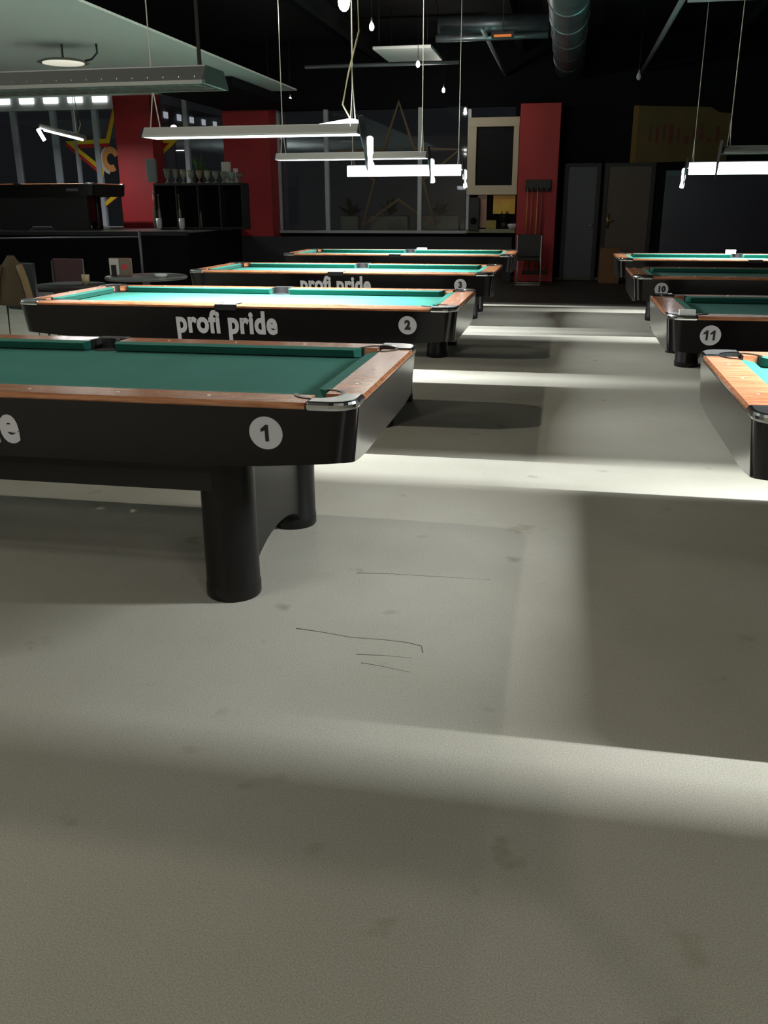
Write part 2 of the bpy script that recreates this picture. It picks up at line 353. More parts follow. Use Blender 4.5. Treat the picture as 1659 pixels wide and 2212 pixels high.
# ------------------------------------------------------------------ stars on the glass
def star(cx, cz, R_, ry, wid, label, ms, extra=None):
    o = thing('star_decal', (cx, WY-.02, cz), label, 'window decal')
    def pts(R0, k=.40, dx=0, dz=0):
        return [((R0 if i % 2 == 0 else R0*k)*math.sin(math.pi*i/5)+dx, (R0 if i % 2 == 0 else R0*k)*math.cos(math.pi*i/5)*ry+dz) for i in range(10)]
    def outline(name, R0, R1, m, y, dx=0, dz=0):
        bmm = MB(); a = pts(R0, .42, dx, dz); b = pts(R1, .40, dx, dz)
        A0 = [bmm.bm.verts.new((u, y-.002, v)) for u, v in a]; B0 = [bmm.bm.verts.new((u, y-.002, v)) for u, v in b]
        A1 = [bmm.bm.verts.new((u, y, v)) for u, v in a]; B1 = [bmm.bm.verts.new((u, y, v)) for u, v in b]
        for i in range(10):
            j = (i+1) % 10
            for q in ((A0[i], A0[j], B0[j], B0[i]), (A1[i], A1[j], B1[j], B1[i]), (A0[i], A0[j], A1[j], A1[i]), (B0[i], B0[j], B1[j], B1[i])): bmm.bm.faces.new(q)
        return bmm.build(name, m, o)
    outline('star_outline', R_, R_-wid, ms[0], 0)
    if ms[1]: outline('star_shadow', R_*.99, R_*.99-wid*1.3, ms[1], .008, -.05, -.05)
    return o
s1 = star(-8.93, 2.22, 1.29, 1.0, .20, 'large yellow star outline with a red edge on the far left window', ('yellow', 'redfilm'))
# round orange and white initial inside the star
g = MB(); N = 18
def arc(R0, R1, a0, a1, y0, y1, cx=0, cz=0, sx=.8):
    ring = []
    for i in range(N+1):
        t = math.radians(a0+(a1-a0)*i/N)
        ring.append([(cx+R0*math.cos(t)*sx, y0, cz+R0*math.sin(t)), (cx+R1*math.cos(t)*sx, y0, cz+R1*math.sin(t)), (cx+R1*math.cos(t)*sx, y1, cz+R1*math.sin(t)), (cx+R0*math.cos(t)*sx, y1, cz+R0*math.sin(t))])
    return ring
g.loft(arc(.11, .24, 20, 300, -.006, -.003)); G1 = onwall(241, 344, WY)
g.build('initial', mat('orange_film', (.75, .33, .08), .5), s1, label='orange round letter').location = (G1.x+8.93, 0, G1.z-2.22)
g = MB(); g.loft(arc(.12, .27, 110, 260, -.003, -.001)); g.build('initial_edge', 'white', s1, label='white edge of the round letter').location = (G1.x+8.93-.02, 0, G1.z-2.22-.02)
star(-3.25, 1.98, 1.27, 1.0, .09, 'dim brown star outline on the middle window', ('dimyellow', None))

# ------------------------------------------------------------------ niche with pale frame
a = onwall(1014, 255, WY); b = onwall(1117, 415, WY)
nf = thing('display_window', ((a.x+b.x)/2, WY, 0), 'cream framed display window left of the cue rack pillar', 'display window')
hw = (b.x-a.x)/2; zt = a.z
MB().box(-hw, hw, -.10, 0.05, zt-.16, zt).build('top_frame', 'cream', nf, bevel=.004)
for sx, wd in ((-1, .15), (1, .10)):
    x0, x1 = (-hw, -hw+wd) if sx < 0 else (hw-wd, hw)
    MB().box(x0, x1, -.10, .05, 1.72, zt-.161).build('side_frame', 'cream', nf, bevel=.004)
MB().box(-hw, hw, -.12, .05, 1.55, 1.719).build('middle_rail', 'cream', nf, bevel=.004)
MB().box(-hw, hw, -.16, .05, .86, .93).build('sill', mat('green_sill', (.24, .25, .17), .6), nf, bevel=.004)
MB().box(-hw+.151, hw-.101, -.01, 0.02, 1.721, zt-.161).build('dark_pane', mat('dark_pane', (.008, .008, .011), .7, spec=.2), nf)
MB().box(-hw, hw, .0, .05, .931, 1.549).build('back_board', mat('niche_back', (.09, .08, .06), .7), nf)
def poster(p0, p1, m, label, y=-.04):
    q0, q1 = onwall(*p0, WY+y), onwall(*p1, WY+y)
    tag(MB().box(q0.x, q1.x, WY+y, WY+y+.01, q1.z, q0.z).build('poster', m), label, 'poster')
poster((1066, 422), (1112, 462), mat('orange_paper', (.60, .32, .07), .6, noise=(5, (.7, .48, .05), (1, 1, 1))), 'orange and yellow poster low in the cream framed display window')
poster((1033, 418), (1050, 492), mat('pink_paper', (.38, .24, .19), .6), 'narrow pinkish poster at the left of the display window')
def lathe(prof, c, n=16):
    m_ = MB(); m_.loft([[(c[0]+r*math.cos(2*math.pi*k/n), c[1]+r*math.sin(2*math.pi*k/n), c[2]+z) for k in range(n)] for r, z in prof]); return m_
nx = px_x(1092, WY-.08, 490)
o = thing('potted_plant', (px_x(1088, WY-.10, 490), WY-.08, .93), 'dark round plant in a pot on the display window sill', 'plant')
lathe([(.05, 0), (.07, .12)], (0, 0, 0)).build('pot', 'matte_black', o, True)
def leaves(o, n, r, h, m, z0=.1, wl=.03, up=.3):
    for k in range(n):
        a_ = random.uniform(0, 6.28); e = random.uniform(up, 1.35); l = r*random.uniform(.6, 1)
        d = Vector((math.cos(a_)*math.cos(e), math.sin(a_)*math.cos(e)*.6, math.sin(e)*h/r)); s_ = Vector((-math.sin(a_), math.cos(a_), 0))*wl
        b_ = MB(); P0 = Vector((0, 0, z0)); P1 = P0+d*l*.5; P2 = P0+d*l+Vector((0, 0, -.15*l))
        v = [b_.bm.verts.new(p) for p in (P0-s_*.3, P0+s_*.3, P1+s_, P2, P1-s_)]; b_.bm.faces.new(v)
        t_ = Vector((0, -.004, .003)); v2 = [b_.bm.verts.new(q.co+t_) for q in v]; b_.bm.faces.new(v2[::-1])
        for i in range(5): b_.bm.faces.new((v[i], v[(i+1) % 5], v2[(i+1) % 5], v2[i]))
        b_.build('leaf', m, o)
leaves(o, 22, .18, .30, mat('dark_leaf', (.02, .025, .02), .6), .12)
tag(lathe([(.06, 0), (.09, .05), (.10, .09), (.06, .10)], (px_x(1100, WY-.12, 488)+.06, WY-.12, .93)).build('bowl', 'white', None, True), 'small white bowl on the display window sill', 'bowl')
tag(MB().box(px_x(1050, WY-.1, 490), px_x(1072, WY-.1, 490), WY-.14, WY-.06, .93, 1.09).build('box', mat('mustard', (.30, .24, .05), .6), bevel=.006), 'mustard coloured box on the display window sill', 'box')
o = thing('speaker', (px_x(1024, WY-.1, 490), WY-.15, .90), 'tall black speaker box at the left end of the display window sill', 'speaker')
MB().box(-.10, .10, -.08, .08, 0, .60).build('cabinet', 'matte_black', o, bevel=.01)
MB().cyl((0, -.082, .18), (0, -.0805, .18), .065, 20).build('woofer', 'dark', o)

# pillar cue rack
o = thing('cue_rack', (px_x(1163, YP-.04, 395), YP-.005, 1.60), 'dark wall rack holding cues on the right red pillar', 'cue rack')
MB().box(-.23, .23, -.07, 0, 0, .20).build('holder', 'matte_black', o, bevel=.01)
for k in range(5): MB().cyl((-.18+.09*k, -.085, .02), (-.18+.09*k, -.085, .06), .03, 12).build('cue_clip', 'matte_black', o)
MB().box(-.23, .23, -.09, 0, -1.45, -1.40).build('base_rail', 'matte_black', o, bevel=.006)
cx = px_x(1163, YP-.04, 395)
for k, (dx, c, lb) in enumerate(((-.18, (.50, .22, .06), 'leftmost pale orange wooden cue'), (-.10, (.34, .12, .05), 'second, darker wooden cue'), (0.0, (.52, .26, .08), 'middle pale wooden cue'), (.09, (.12, .03, .02), 'dark red-brown cue right of the middle'))):
    c_ = thing('billiard_cue', (cx+dx, YP-.14, .215), lb + ' in the rack on the right red pillar', 'cue', 'cues in the pillar rack')
    MB().cyl((0, 0, 0), (0, 0, .5), .017, 12, .014).build('butt', mat('cue_butt_%d' % k, tuple(v*.45 for v in c), .3), c_, True)
    MB().cyl((0, 0, .501), (0, 0, 1.42), .014, 12, .007).build('shaft', mat('cue_shaft_%d' % k, c, .35), c_, True)
# stool with white tubular frame and dark chair
def tube_chair(loc, rz, label, seatm, framem, w_=.42, grp=None):
    o = thing('chair', loc, label, 'chair', grp, rz)
    MB().box(-w_/2, w_/2, -w_/2, w_/2, .43, .48).build('seat', seatm, o, bevel=.012)
    MB().box(-w_/2, w_/2, w_/2-.03, w_/2, .50, .88).build('backrest', seatm, o, bevel=.012)
    for sx in (-1, 1):
        x = sx*w_/2
        MB().tube([(x, w_/2, .86), (x, w_/2+.01, .46), (x, w_/2+.03, .02), (x, w_/2, .012), (x, -w_/2, .012), (x, -w_/2-.01, .05), (x, -w_/2+.01, .44)], .012).build('sled_leg', framem, o, True)
    MB().cyl((-w_/2, w_/2+.0, .012), (w_/2, w_/2+.0, .012), .012, 8).build('cross_tube', framem, o, True)
    MB().cyl((-w_/2, -w_/2, .012), (w_/2, -w_/2, .012), .012, 8).build('cross_tube', framem, o, True)
    return o
tube_chair((px_x(1143, 17.0, 560), 16.95, 0), math.pi, 'dark chair on a pale tubular frame in front of the right red pillar', 'matte_black', mat('pale_tube', (.45, .42, .40), .4, .2))
tag(MB().box(px_x(1296, 17.4, 560), px_x(1340, 17.4, 560), 17.4, 17.8, 0, .62).build('cardboard_box', mat('brown_card', (.16, .075, .03), .8), bevel=.006), 'brown box on the floor in front of the taupe door', 'box')

# low wall under middle window with planters
struct(MB().box(-6.25, -1.0, 17.5, 17.64, 0, .80).build('wall_low', mat('low_wall', (.018, .021, .024), .7)))
for i, (x0, x1, lb) in enumerate(((735, 772, 'left'), (800, 880, 'middle'), (905, 990, 'right'))):
    a, b = px_x(x0, WY+.3, 480), px_x(x1, WY+.3, 480)
    o = thing('planter', ((a+b)/2, WY+.48, -.2), 'grey planter box outside the middle window, %s of three' % lb, 'planter', 'planters outside the window')
    MB().box(-(b-a)/2, (b-a)/2, -.15, .15, 0, 1.36).build('box', mat('planter_%d' % i, (.13, .15, .13), .8), o, bevel=.01)
    MB().box(-(b-a)/2+.03, (b-a)/2-.03, -.12, .12, 1.361, 1.37).build('soil', 'dark', o)
    leaves(o, 26, .34, .45, mat('shrub_leaf_%d' % i, (.012, .018, .013), .7), 1.37, .05)

# ------------------------------------------------------------------ gallery furniture: shelf with trophies / glasses
YS = 16.2
a, b = px_x(331, YS, 395), px_x(521, YS, 400)
o = thing('shelf_cabinet', (a, YS, .96), 'long black shelf cabinet between the two left red pillars with cups on top', 'cabinet')
W_ = b-a; zT = .80
MB().box(0, W_, -.02, .40, zT-.04, zT).build('top_board', 'matte_black', o, bevel=.004)
MB().box(0, W_, .38, .40, 0, zT-.041).build('back_panel', 'dark', o)
for k in range(5): x = W_*k/4; MB().box(max(0, x-.012), min(W_, x+.012), 0, .379, 0, zT-.041).build('divider', 'matte_black', o)
for k in range(4): MB().box(W_*k/4+.013, W_*(k+1)/4-.013, .01, .379, .02, .04).build('shelf', 'matte_black', o)
cols = [(.16, .17, .13), (.20, .20, .15), (.22, .22, .16), (.19, .20, .15), (.22, .16, .11), (.24, .24, .19), (.15, .20, .16), (.16, .21, .17), (.2, .3, .28), (.16, .08, .07)]
nm = ['small grey-green', 'olive', 'broad olive', 'tall olive', 'brownish', 'pale beige', 'narrow grey-green', 'narrow green', 'small pale teal', 'dark reddish']
for k in range(10):
    x = a + W_*(.13+.092*k); h = .25-.008*k
    c_ = lathe([(.045, 0), (.045, .012), (.015, .03), (.015, h*.3), (.05, h*.5), (.062, h), (.055, h), (.04, h*.55)], (x, YS+.15, .96+zT+.0), 14).build('trophy_cup', mat('cup_%d' % k, cols[k], .4), None, True)
    tag(c_, nm[k] + ' cup in the row on the long black shelf cabinet', 'cup', 'cups on the black shelf cabinet')
q = onwall(486, 371, YS+.25)
tag(MB().box(q.x-.07, q.x+.08, YS+.26, YS+.36, .96+zT+.0, .96+zT+.36).build('box', mat('offwhite', (.55, .50, .48), .6), bevel=.008), 'off-white box standing at the right end of the shelf cabinet', 'box')
q = onwall(509, 372, YS+.3)
tag(lathe([(.04, 0), (.045, .24), (.03, .25)], (q.x, YS+.3, .96+zT), 14).build('can', 'white', None, True), 'small white can beside the off-white box on the shelf cabinet', 'can')
o = thing('framed_certificate', onwall(328, 372, YS+.05), 'grey-green framed certificate leaning at the left end of the shelf cabinet', 'picture frame')
o.location.z = .96+zT; 
r_ = Matrix.Rotation(math.radians(-10), 3, 'Y')
MB().box(-.10, .10, -.012, .012, .02, .42).build('frame', mat('cert_frame', (.14, .17, .15), .5), o, bevel=.004)
MB().box(-.08, .08, -.014, -.0125, .04, .40).build('sheet', mat('cert', (.10, .13, .12), .6), o)
o = thing('potted_plant', (px_x(428, YS+.3, 350), YS+.3, .96+zT), 'small spiky green plant behind the cups on the shelf cabinet', 'plant')
lathe([(.05, 0), (.07, .14)], (0, 0, 0)).build('pot', 'dark', o, True)
leaves(o, 16, .34, .5, mat('green_leaf', (.05, .13, .03), .5), .14, .02, .2)
for k, (px, h, lb) in enumerate(((332, .60, 'leftmost pale'), (342, .55, 'thin pale'), (386, .55, 'third, slightly tilted'), (430, .48, 'short pale'))):
    x = px_x(px, YS+.05, 440)
    c_ = thing('bottle', (x, YS+.06, 1.0), lb + ' slim bottle standing in the black shelf cabinet', 'bottle', 'slim bottles in the shelf cabinet')
    lathe([(.03, 0), (.035, .02), (.035, h*.5), (.015, h*.62), (.012, h), (.001, h)], (0, 0, 0), 12).build('body', mat('bottle_%d' % k, (.14, .11, .09), .2), c_, True)
    lathe([(.014, h), (.014, h+.02)], (0, 0, 0), 10).build('cap', 'steel', c_, True)
for k, (px, lb) in enumerate(((343, 'left'), (392, 'right'))):
    tag(lathe([(.03, 0), (.05, .05), (.055, .20), (.05, .20), (.03, .04)], (px_x(px, YS-.05, 468)+.02, YS-.10, .962), 14).build('glass', mat('clear_glass_%d' % k, (.45, .5, .5), .15, spec=.9), None, True), 'pale drinking glass in front of the shelf cabinet, %s of two' % lb, 'glass')
# railing post and rail in front of the gallery
o = thing('gallery_railing', (-6.9, 14.4, 0), 'thin grey railing with one tall post in front of the raised gallery', 'railing')
MB().cyl((0, 0, 0), (0, 0, 1.0), .022, 10).build('post', 'pipe', o, True)
MB().cyl((-6, 0, .82), (0, 0, .90), .012, 8).build('handrail', 'pipe', o, True)
MB().cyl((-3, 0, 0), (-3, 0, .86), .02, 10).build('post', 'pipe', o, True)
MB().cyl((-5.9, 0, 0), (-5.9, 0, .82), .02, 10).build('post', 'pipe', o, True)

# ------------------------------------------------------------------ pool tables
HL, HW, HT = 1.474, .658, .80
def rrect(hx, hy, r, z, n=6):
    out = []
    for cx_, cy_, a0 in ((hx-r, hy-r, 0), (-hx+r, hy-r, 90), (-hx+r, -hy+r, 180), (hx-r, -hy+r, 270)):
        for i in range(n+1):
            t = math.radians(a0+90*i/n); out.append((cx_+r*math.cos(t), cy_+r*math.sin(t), z))
    # subdivide the straight runs so the lower edge can bow
    res = []
    for i, p in enumerate(out):
        q = out[(i+1) % len(out)]; res.append(p)
        d = math.hypot(q[0]-p[0], q[1]-p[1])
        if d > .3:
            for k in range(1, 12): t = k/12; res.append((p[0]+(q[0]-p[0])*t, p[1]+(q[1]-p[1])*t, z))
    return res
def zlow(x, y):
    if abs(y) >= abs(x)*HW/HL: u = min(1, max(0, (HL-.02-abs(x))/.6)); return .602-.036*math.sin(u*math.pi/2)
    u = min(1, max(0, (HW-abs(y))/.3)); return .602-.03*math.sin(u*math.pi/2)
def make_table(loc, label, group=None):
    t = thing('pool_table', loc, label, 'pool table', group)
    # apron
    top = rrect(HL-.004, HW-.004, .085, .782); bo = rrect(HL-.024, HW-.024, .08, 0); bi = rrect(HL-.055, HW-.055, .06, 0); ti = rrect(HL-.045, HW-.045, .06, .782)
    bo = [(x, y, zlow(x, y)) for x, y, z in bo]; bi = [(x, y, zlow(x, y)+.004) for x, y, z in bi]
    a_ = MB(); a_.loft([top, bo, bi, ti], close=True); a_.build('apron', 'laminate', t, True).modifiers.new('es', 'EDGE_SPLIT').split_angle = math.radians(50)
    for sx in (-1, 1):
        ys_ = [-(HW-.085)+2*(HW-.085)*k/12 for k in range(13)]
        ep = MB(); ep.loft([[(sx*(HL-.003), y, .776), (sx*(HL-.0205), y, zlow(sx*HL, y)+.004), (sx*(HL-.028), y, zlow(sx*HL, y)+.004), (sx*(HL-.012), y, .776)] for y in ys_])
        ep.build('end_panel', 'end_panel', t)
    MB().box(-.95, .95, -.50, .50, .43, .70).build('cabinet_frame', 'matte_black', t, bevel=.006)
    MB().box(-1.36, 1.36, -.56, .56, .70, .752).build('slate', 'matte_black', t)
    MB().box(-1.34, 1.34, -.53, .53, .7525, .757).build('bed_cloth', 'cloth', t)
    WD, CU_ = .135, .05
    # wooden rails: four long side halves, two ends
    def railprof(w0, inner): return [(0, .783), (.0, .792), (.010, .80), (w0, .80), (w0, .765), (.02, .765)]
    for sy in (-1, 1):
        for sx in (-1, 1):
            x0, x1 = sorted((sx*.075, sx*(HL-.165)))
            MB().prism([(sy*(HW-u), z) for u, z in railprof(WD, 1)], 'x', x0, x1).build('side_rail', 'wood', t)
            c0, c1 = sorted((sx*.065, sx*(HL-.222)))
            cm = MB(); o0 = HW-WD; o1 = HW-WD-CU_
            xs = ((c0, c1), (c0+.02*(1 if sx > 0 else 1), c1-.02))
            A = [(c0, sy*o0, .80), (c1, sy*o0, .80), (c1, sy*o0, .757), (c0, sy*o0, .757)]
            i0, i1 = (c0+(.015 if sx > 0 else .04), c1-(.04 if sx > 0 else .015))
            B = [(i0, sy*o1, .795), (i1, sy*o1, .795), (i1, sy*(o1+.018), .762), (i0, sy*(o1+.018), .762)]
            cm.loft([A, B]).build('cushion', 'cloth', t)
            for k in range(3):
                sxp = sx*(.30+.33*k)
                MB().cyl((sxp, sy*(HW-.07), .7995), (sxp, sy*(HW-.07), .8012), .006, 8).build('sight', 'pearl', t)
    for sx in (-1, 1):
        MB().prism([(sx*(HL-u), z) for u, z in railprof(WD, 1)], 'y', -(HW-.165), HW-.165).build('end_rail', 'wood', t)
        c = HW-.222; o0 = HL-WD; o1 = HL-WD-CU_
        A = [(sx*o0, -c, .80), (sx*o0, c, .80), (sx*o0, c, .757), (sx*o0, -c, .757)]
        B = [(sx*o1, -c+.04, .795), (sx*o1, c-.04, .795), (sx*(o1+.018), c-.04, .762), (sx*(o1+.018), -c+.04, .762)]
        MB().loft([A, B]).build('cushion', 'cloth', t)
        for k in range(3): MB().cyl((sx*(HL-.07), (k-1)*.3, .7995), (sx*(HL-.07), (k-1)*.3, .8012), .006, 8).build('sight', 'pearl', t)
    # corner castings + pockets
    for sx in (-1, 1):
        for sy in (-1, 1):
            outer = []
            r = .085
            for i in range(9):
                tt = math.radians(90*i/8); outer.append((HL-r+r*math.cos(tt), HW-r+r*math.sin(tt)))
            inn = []
            for i in range(9):
                tt = math.radians(90*(8-i)/8); inn.append((HL-.150+.074*math.cos(tt), HW-.150+.074*math.sin(tt)))
            poly = [(HL, HW-.164)] + outer + [(HL-.164, HW)] + [(HL-.164, HW-.076)] + inn + [(HL-.076, HW-.164)]
            poly = [(sx*x, sy*y) for x, y in poly]
            cpy = MB().prism(poly, 'z', .774, .806).build('corner_casting', 'chrome', t, bevel=.011)
            pc = (sx*(HL-.152), sy*(HW-.152))
            pr = MB(); ring = []
            a0 = math.atan2(-sy, -sx)
            for i in range(19):
                tt = a0 + math.radians(50 + 260*i/18)
                c_, s_ = math.cos(tt), math.sin(tt)
                ring.append([(pc[0]+.073*c_, pc[1]+.073*s_, .700), (pc[0]+.073*c_, pc[1]+.073*s_, .803), (pc[0]+.087*c_, pc[1]+.087*s_, .803), (pc[0]+.087*c_, pc[1]+.087*s_, .700)])
            pr.loft(ring)
            pr.cyl((pc[0], pc[1], .7575), (pc[0], pc[1], .7590), .074, 20).build('pocket', 'pocket', t)
    for sy in (-1, 1):
        pc = (0, sy*(HW-.115)); pr = MB(); ring = []; a0 = math.atan2(-sy, 0)
        for i in range(15):
            tt = a0 + math.radians(75 + 210*i/14); c_, s_ = math.cos(tt), math.sin(tt)
            ring.append([(pc[0]+.055*c_, pc[1]+.050*s_, .70), (pc[0]+.055*c_, pc[1]+.050*s_, .803), (pc[0]+.070*c_, pc[1]+.066*s_, .803), (pc[0]+.070*c_, pc[1]+.066*s_, .70)])
        pr.loft(ring).cyl((pc[0], pc[1], .7575), (pc[0], pc[1], .7590), .056, 20).build('pocket', 'pocket', t)
        MB().box(-.074, .074, *sorted((sy*(HW-.048), sy*(HW+.001))), .765, .804).build('side_casting', 'matte_black', t, bevel=.006)
    # legs
    for sx in (-1, 1):
        for sy in (-1, 1):
            lg = lathe([(.100, .0), (.104, .006), (.104, .05), (.101, .056), (.100, .58)], (sx*.934, sy*.403, 0), 32).build('leg', 'leg', t, True)
            lg.modifiers.new('es', 'EDGE_SPLIT').split_angle = math.radians(40)
        pts = [(-.33, .60), (-.33, .03)] + [(-.33+.66*i/14, .03+.11*math.sin(math.pi*i/14)**.5) for i in range(1, 14)] + [(.33, .03), (.33, .60)]
        MB().prism(pts, 'x', sx*.934-.055, sx*.934+.055).build('leg_panel', 'leg', t)
    return t
def numeral(num, d):
    # upright bars with a slanted flag for the digit one, lettering for the rest
    if set(num) <= {'1'}:
        for k, ch in enumerate(num):
            dx = 0 if len(num) == 1 else (-.019 if k == 0 else .019)
            g1 = [(-.006, -.028), (.006, -.028), (.006, .029), (-.003, .029), (-.020, .014), (-.020, .004), (-.006, .010)]
            MB().prism([(u+dx+(.003 if len(num) == 1 else 0), v) for u, v in g1], 'y', -.0034, -.0022).build('numeral', 'ink', d)
    else:
        text('numeral', num, .075 if len(num) == 1 else .066, 'ink', d, (0, -.0028, 0), (math.pi/2, 0, 0), .95, .0042, .0006)
def decorate(t, num, right, label_text=True, ldx=0):
    """number disc and lettering on the near side; right: disc sits near the right end"""
    dx = 1.172 if right else -1.232
    d = MB().cyl((0, -.0018, 0), (0, .0018, 0), .057, 40).build('number_disc', 'white', t, label='white round disc with a dark number')
    tilt = math.atan2(.020, .18)
    d.location = (dx, -HW+.0135, .694); d.rotation_euler = (-tilt*-1, 0, 0)
    if num: numeral(num, d)
    if label_text:
        text('lettering', 'profi pride', .195, 'white', t, (-.006+ldx, -HW+.0115, .682), (math.pi/2+tilt, 0, 0),  .76, .0078, .0006, label='pale grey lettering profi pride')
TX = -2.104; RX = 2.059
TY = (3.392, 6.179, 9.074, 12.159); RY = (.43, 3.440, 6.021, 8.922, 11.531)
proto = make_table((TX, TY[0], 0), 'nearest left pool table, unlit green cloth, number 1 on its black side')
tabs = [proto]
specs = [(TX, TY[1], 'second left pool table, brightly lit cloth, number 2 on its black side', '2'),
         (TX, TY[2], 'third left pool table, lit cloth, its lettering half hidden behind table 2', '3'),
         (TX, TY[3], 'farthest left pool table, in front of the low wall and window', None),
         (RX, RY[1], 'nearest right pool table, orange wooden end rail, cropped by the picture edge', '12'),
         (RX, RY[2], 'unlit right pool table with number 11 on its black side', '11'),
         (RX, RY[3], 'unlit right pool table behind number 11, number disc partly hidden', '10'),
         (RX, RY[4], 'farthest right pool table with brightly lit cloth', None),
         ]
for x, y, lb, num in specs:
    c = copy_tree(proto); c.location = (x, y, 0); tag(c, lb, 'pool table'); tabs.append(c)
g = copy_tree(proto); g.location = (-9.75, 16.25, .96); tag(g, 'black pool table on the raised gallery at far left', 'pool table')
MB().prism([(-1.22, .60), (-1.22, .0), (-1.0, .0), (-.9, .06), (-.55, .06), (-.45, .0), (.05, .0), (.15, .07), (.55, .07), (.65, .0), (1.3, .0), (1.3, .60)], 'y', -.60, -.54).build('front_skirt', 'matte_black', g)
MB().box(.95, 1.18, -HW+.004, -HW+.012, .67, .715).build('name_plate', mat('plate', (.10, .10, .11), .5), g, label='small grey name plate')
decorate(tabs[0], '1', True, True, -.062)
for t, s in zip(tabs[1:], specs):
    if s[3]: decorate(t, s[3], s[0] < 0, s[0] < 0)

# things lying on the rails
def onrail(px, py, name, dims, m, label, cat):
    p = onlevel(px, py, .80); w_, d_, h_ = dims
    tag(MB().box(p.x-w_/2, p.x+w_/2, p.y-d_/2, p.y+d_/2, .8005, .8005+h_).build(name, m, bevel=.004), label, cat)
p = onlevel(1491, 690, .80)
tag(MB().box(.645, .735, 5.372, 5.40, .8005, .835).build('rail_glint', mat('glint_white', (.85, .9, .92), .4), bevel=.003), 'small white block standing in for a lamp reflection on the near rail of the number 11 table', 'box')  # white block put where a lamp reflects in the corner casting
tag(MB().box(1.93, 2.05, TY[3]*0+12.10, 12.14, .8005, .85).build('chalk_box', 'white', bevel=.004), 'small white box on the far rail of the farthest right table', 'box')
tag(MB().box(-2.02+.0, -1.88, 12.72, 12.76, .8005, .825).build('chalk_box', 'white', bevel=.004), 'small white box on the far rail of the farthest left table', 'box')

# ------------------------------------------------------------------ table lamps
LZ = 1.805; LH = .735
def make_lamp(loc, label, lit, shield=0, style='slot', cordy=False, zc=4.2, watts=None, uplight=False):
    o = thing('table_lamp', loc, label, 'pendant lamp', 'long pendant lamps over the tables')
    bw, tw, h = .115, .075, .06
    # hollow housing: two sloped long sides, two sloped ends, top plate
    for sy in (-1, 1):
        MB().prism([(sy*bw, 0), (sy*bw, .012), (sy*tw, h), (sy*(tw-.004), h), (sy*(bw-.006), .012), (sy*(bw-.006), 0)], 'x', -LH, LH).build('side_panel', 'alu', o)
    for sx in (-1, 1):
        MB().prism([(-bw, 0), (bw, 0), (bw, .012), (tw, h), (-tw, h), (-bw, .012)], 'x', sx*LH, sx*(LH+.012)).build('end_cap', 'shield' if shield else mat('end_cap_teal', (.12, .17, .17), .4), o)
    MB().box(-LH, LH, -tw, tw, h, h+.004).build('top_plate', 'alu', o)
    if lit:
        # closed underside with a narrow slot; the strip of light sits high inside
        for sy in (-1, 1):
            a0, a1 = sorted((sy*.0475, sy*(bw-.007)))
            MB().box(-LH, LH, a0, a1, .001, .004).build('diffuser', 'diff', o)
        ld = bpy.data.lights.new('tube_light', 'AREA'); ld.shape = 'RECTANGLE'; ld.size = 1.36; ld.size_y = .007
        ld.energy = watts or STRIP_W; ld.color = (.95, .98, 1)
        lo = L(bpy.data.objects.new('tube_light', ld)); lo.parent = o; lo.location = (0, 0, h-.004)
        # light that the louvre collects and throws straight down on the cloth
        ld = bpy.data.lights.new('louvre_light', 'AREA'); ld.shape = 'RECTANGLE'; ld.size = 1.36; ld.size_y = .16
        ld.energy = LOUVRE_W; ld.color = (.95, .98, 1); ld.spread = math.radians(75)
        lo = L(bpy.data.objects.new('louvre_light', ld)); lo.parent = o; lo.location = (0, 0, -.004)
    else:
        MB().cyl((-LH+.03, 0, .04), (LH-.03, 0, .04), .013, 10).build('tube', 'tube_off', o)
        for k in range(25):
            x = -LH+.03+(2*LH-.06)*k/24
            MB().box(x-.0015, x+.0015, -bw+.008, bw-.008, .002, .026).build('louvre_blade', 'alu_in', o)
        for yy in (-.04, .04): MB().box(-LH, LH, yy-.0015, yy+.0015, .001, .028).build('louvre_rail', 'alu_in', o)
    if style == 'open':   # glowing trough side that faces the hall
        MB().box(-LH, LH, -bw-.012, -bw-.001, -.075, .055).build('front_diffuser', mat('front_glow', (.9, .9, .9), .5, emit=(.95, .98, 1), es=3.2), o, bevel=.005)
    if uplight:
        MB().prism([(LH-.26, h+.005), (LH-.02, h+.005), (LH-.02, h+.030), (LH-.06, h+.034)], 'y', -tw+.01, tw-.01).build('top_light', 'tube', o)
    if shield:
        sx = shield; x = sx*(LH+.016)
        pts = [(-.16, .10), (-.02, .115), (.06, .06), (.09, -.03), (.12, -.20), (.115, -.215), (.06, -.18), (.0, -.08), (-.10, -.01)]
        MB().prism(pts, 'x', x, x+sx*.006).build('end_shield', 'shield', o)
        if lit:
            MB().tube([(x-sx*.01, .26, -.01), (x-sx*.006, .23, -.03), (x-sx*.004, .22, -.10), (x, .225, -.17), (x+sx*.004, .24, -.205)], .024, 10).build('end_tube', 'tube', o, True)
    # suspension wires: a V at each end and one wire to the ceiling
    top = zc - loc[2]
    for sx in (-1, 1):
        x = sx*(LH-.05)
        if style == 'strap':
            MB().box(x-.006, x+.006, -.004, .004, h, top).build('strap', 'strap', o)
        else:
            MB().tube([(x, -bw+.03, h-.02), (x, 0, .30), (x, 0, top)], .0045, 6).build('wire', 'cable', o)
            MB().tube([(x, bw-.03, h-.02), (x, .002, .30)], .0045, 6).build('wire', 'cable', o)
    if cordy:
        x = LH-.06
        MB().tube([(x, -.02, h+.03), (x-.05, -.03, .18), (x-.01, -.03, .36), (x+.06, -.02, .60), (x+.05, -.02, .95), (x+.02, -.02, 1.3), (x, 0, top)], .006, 6).build('power_cord', 'cord', o, True)
    return o
lx = -2.09; LZ2 = LZ+.022
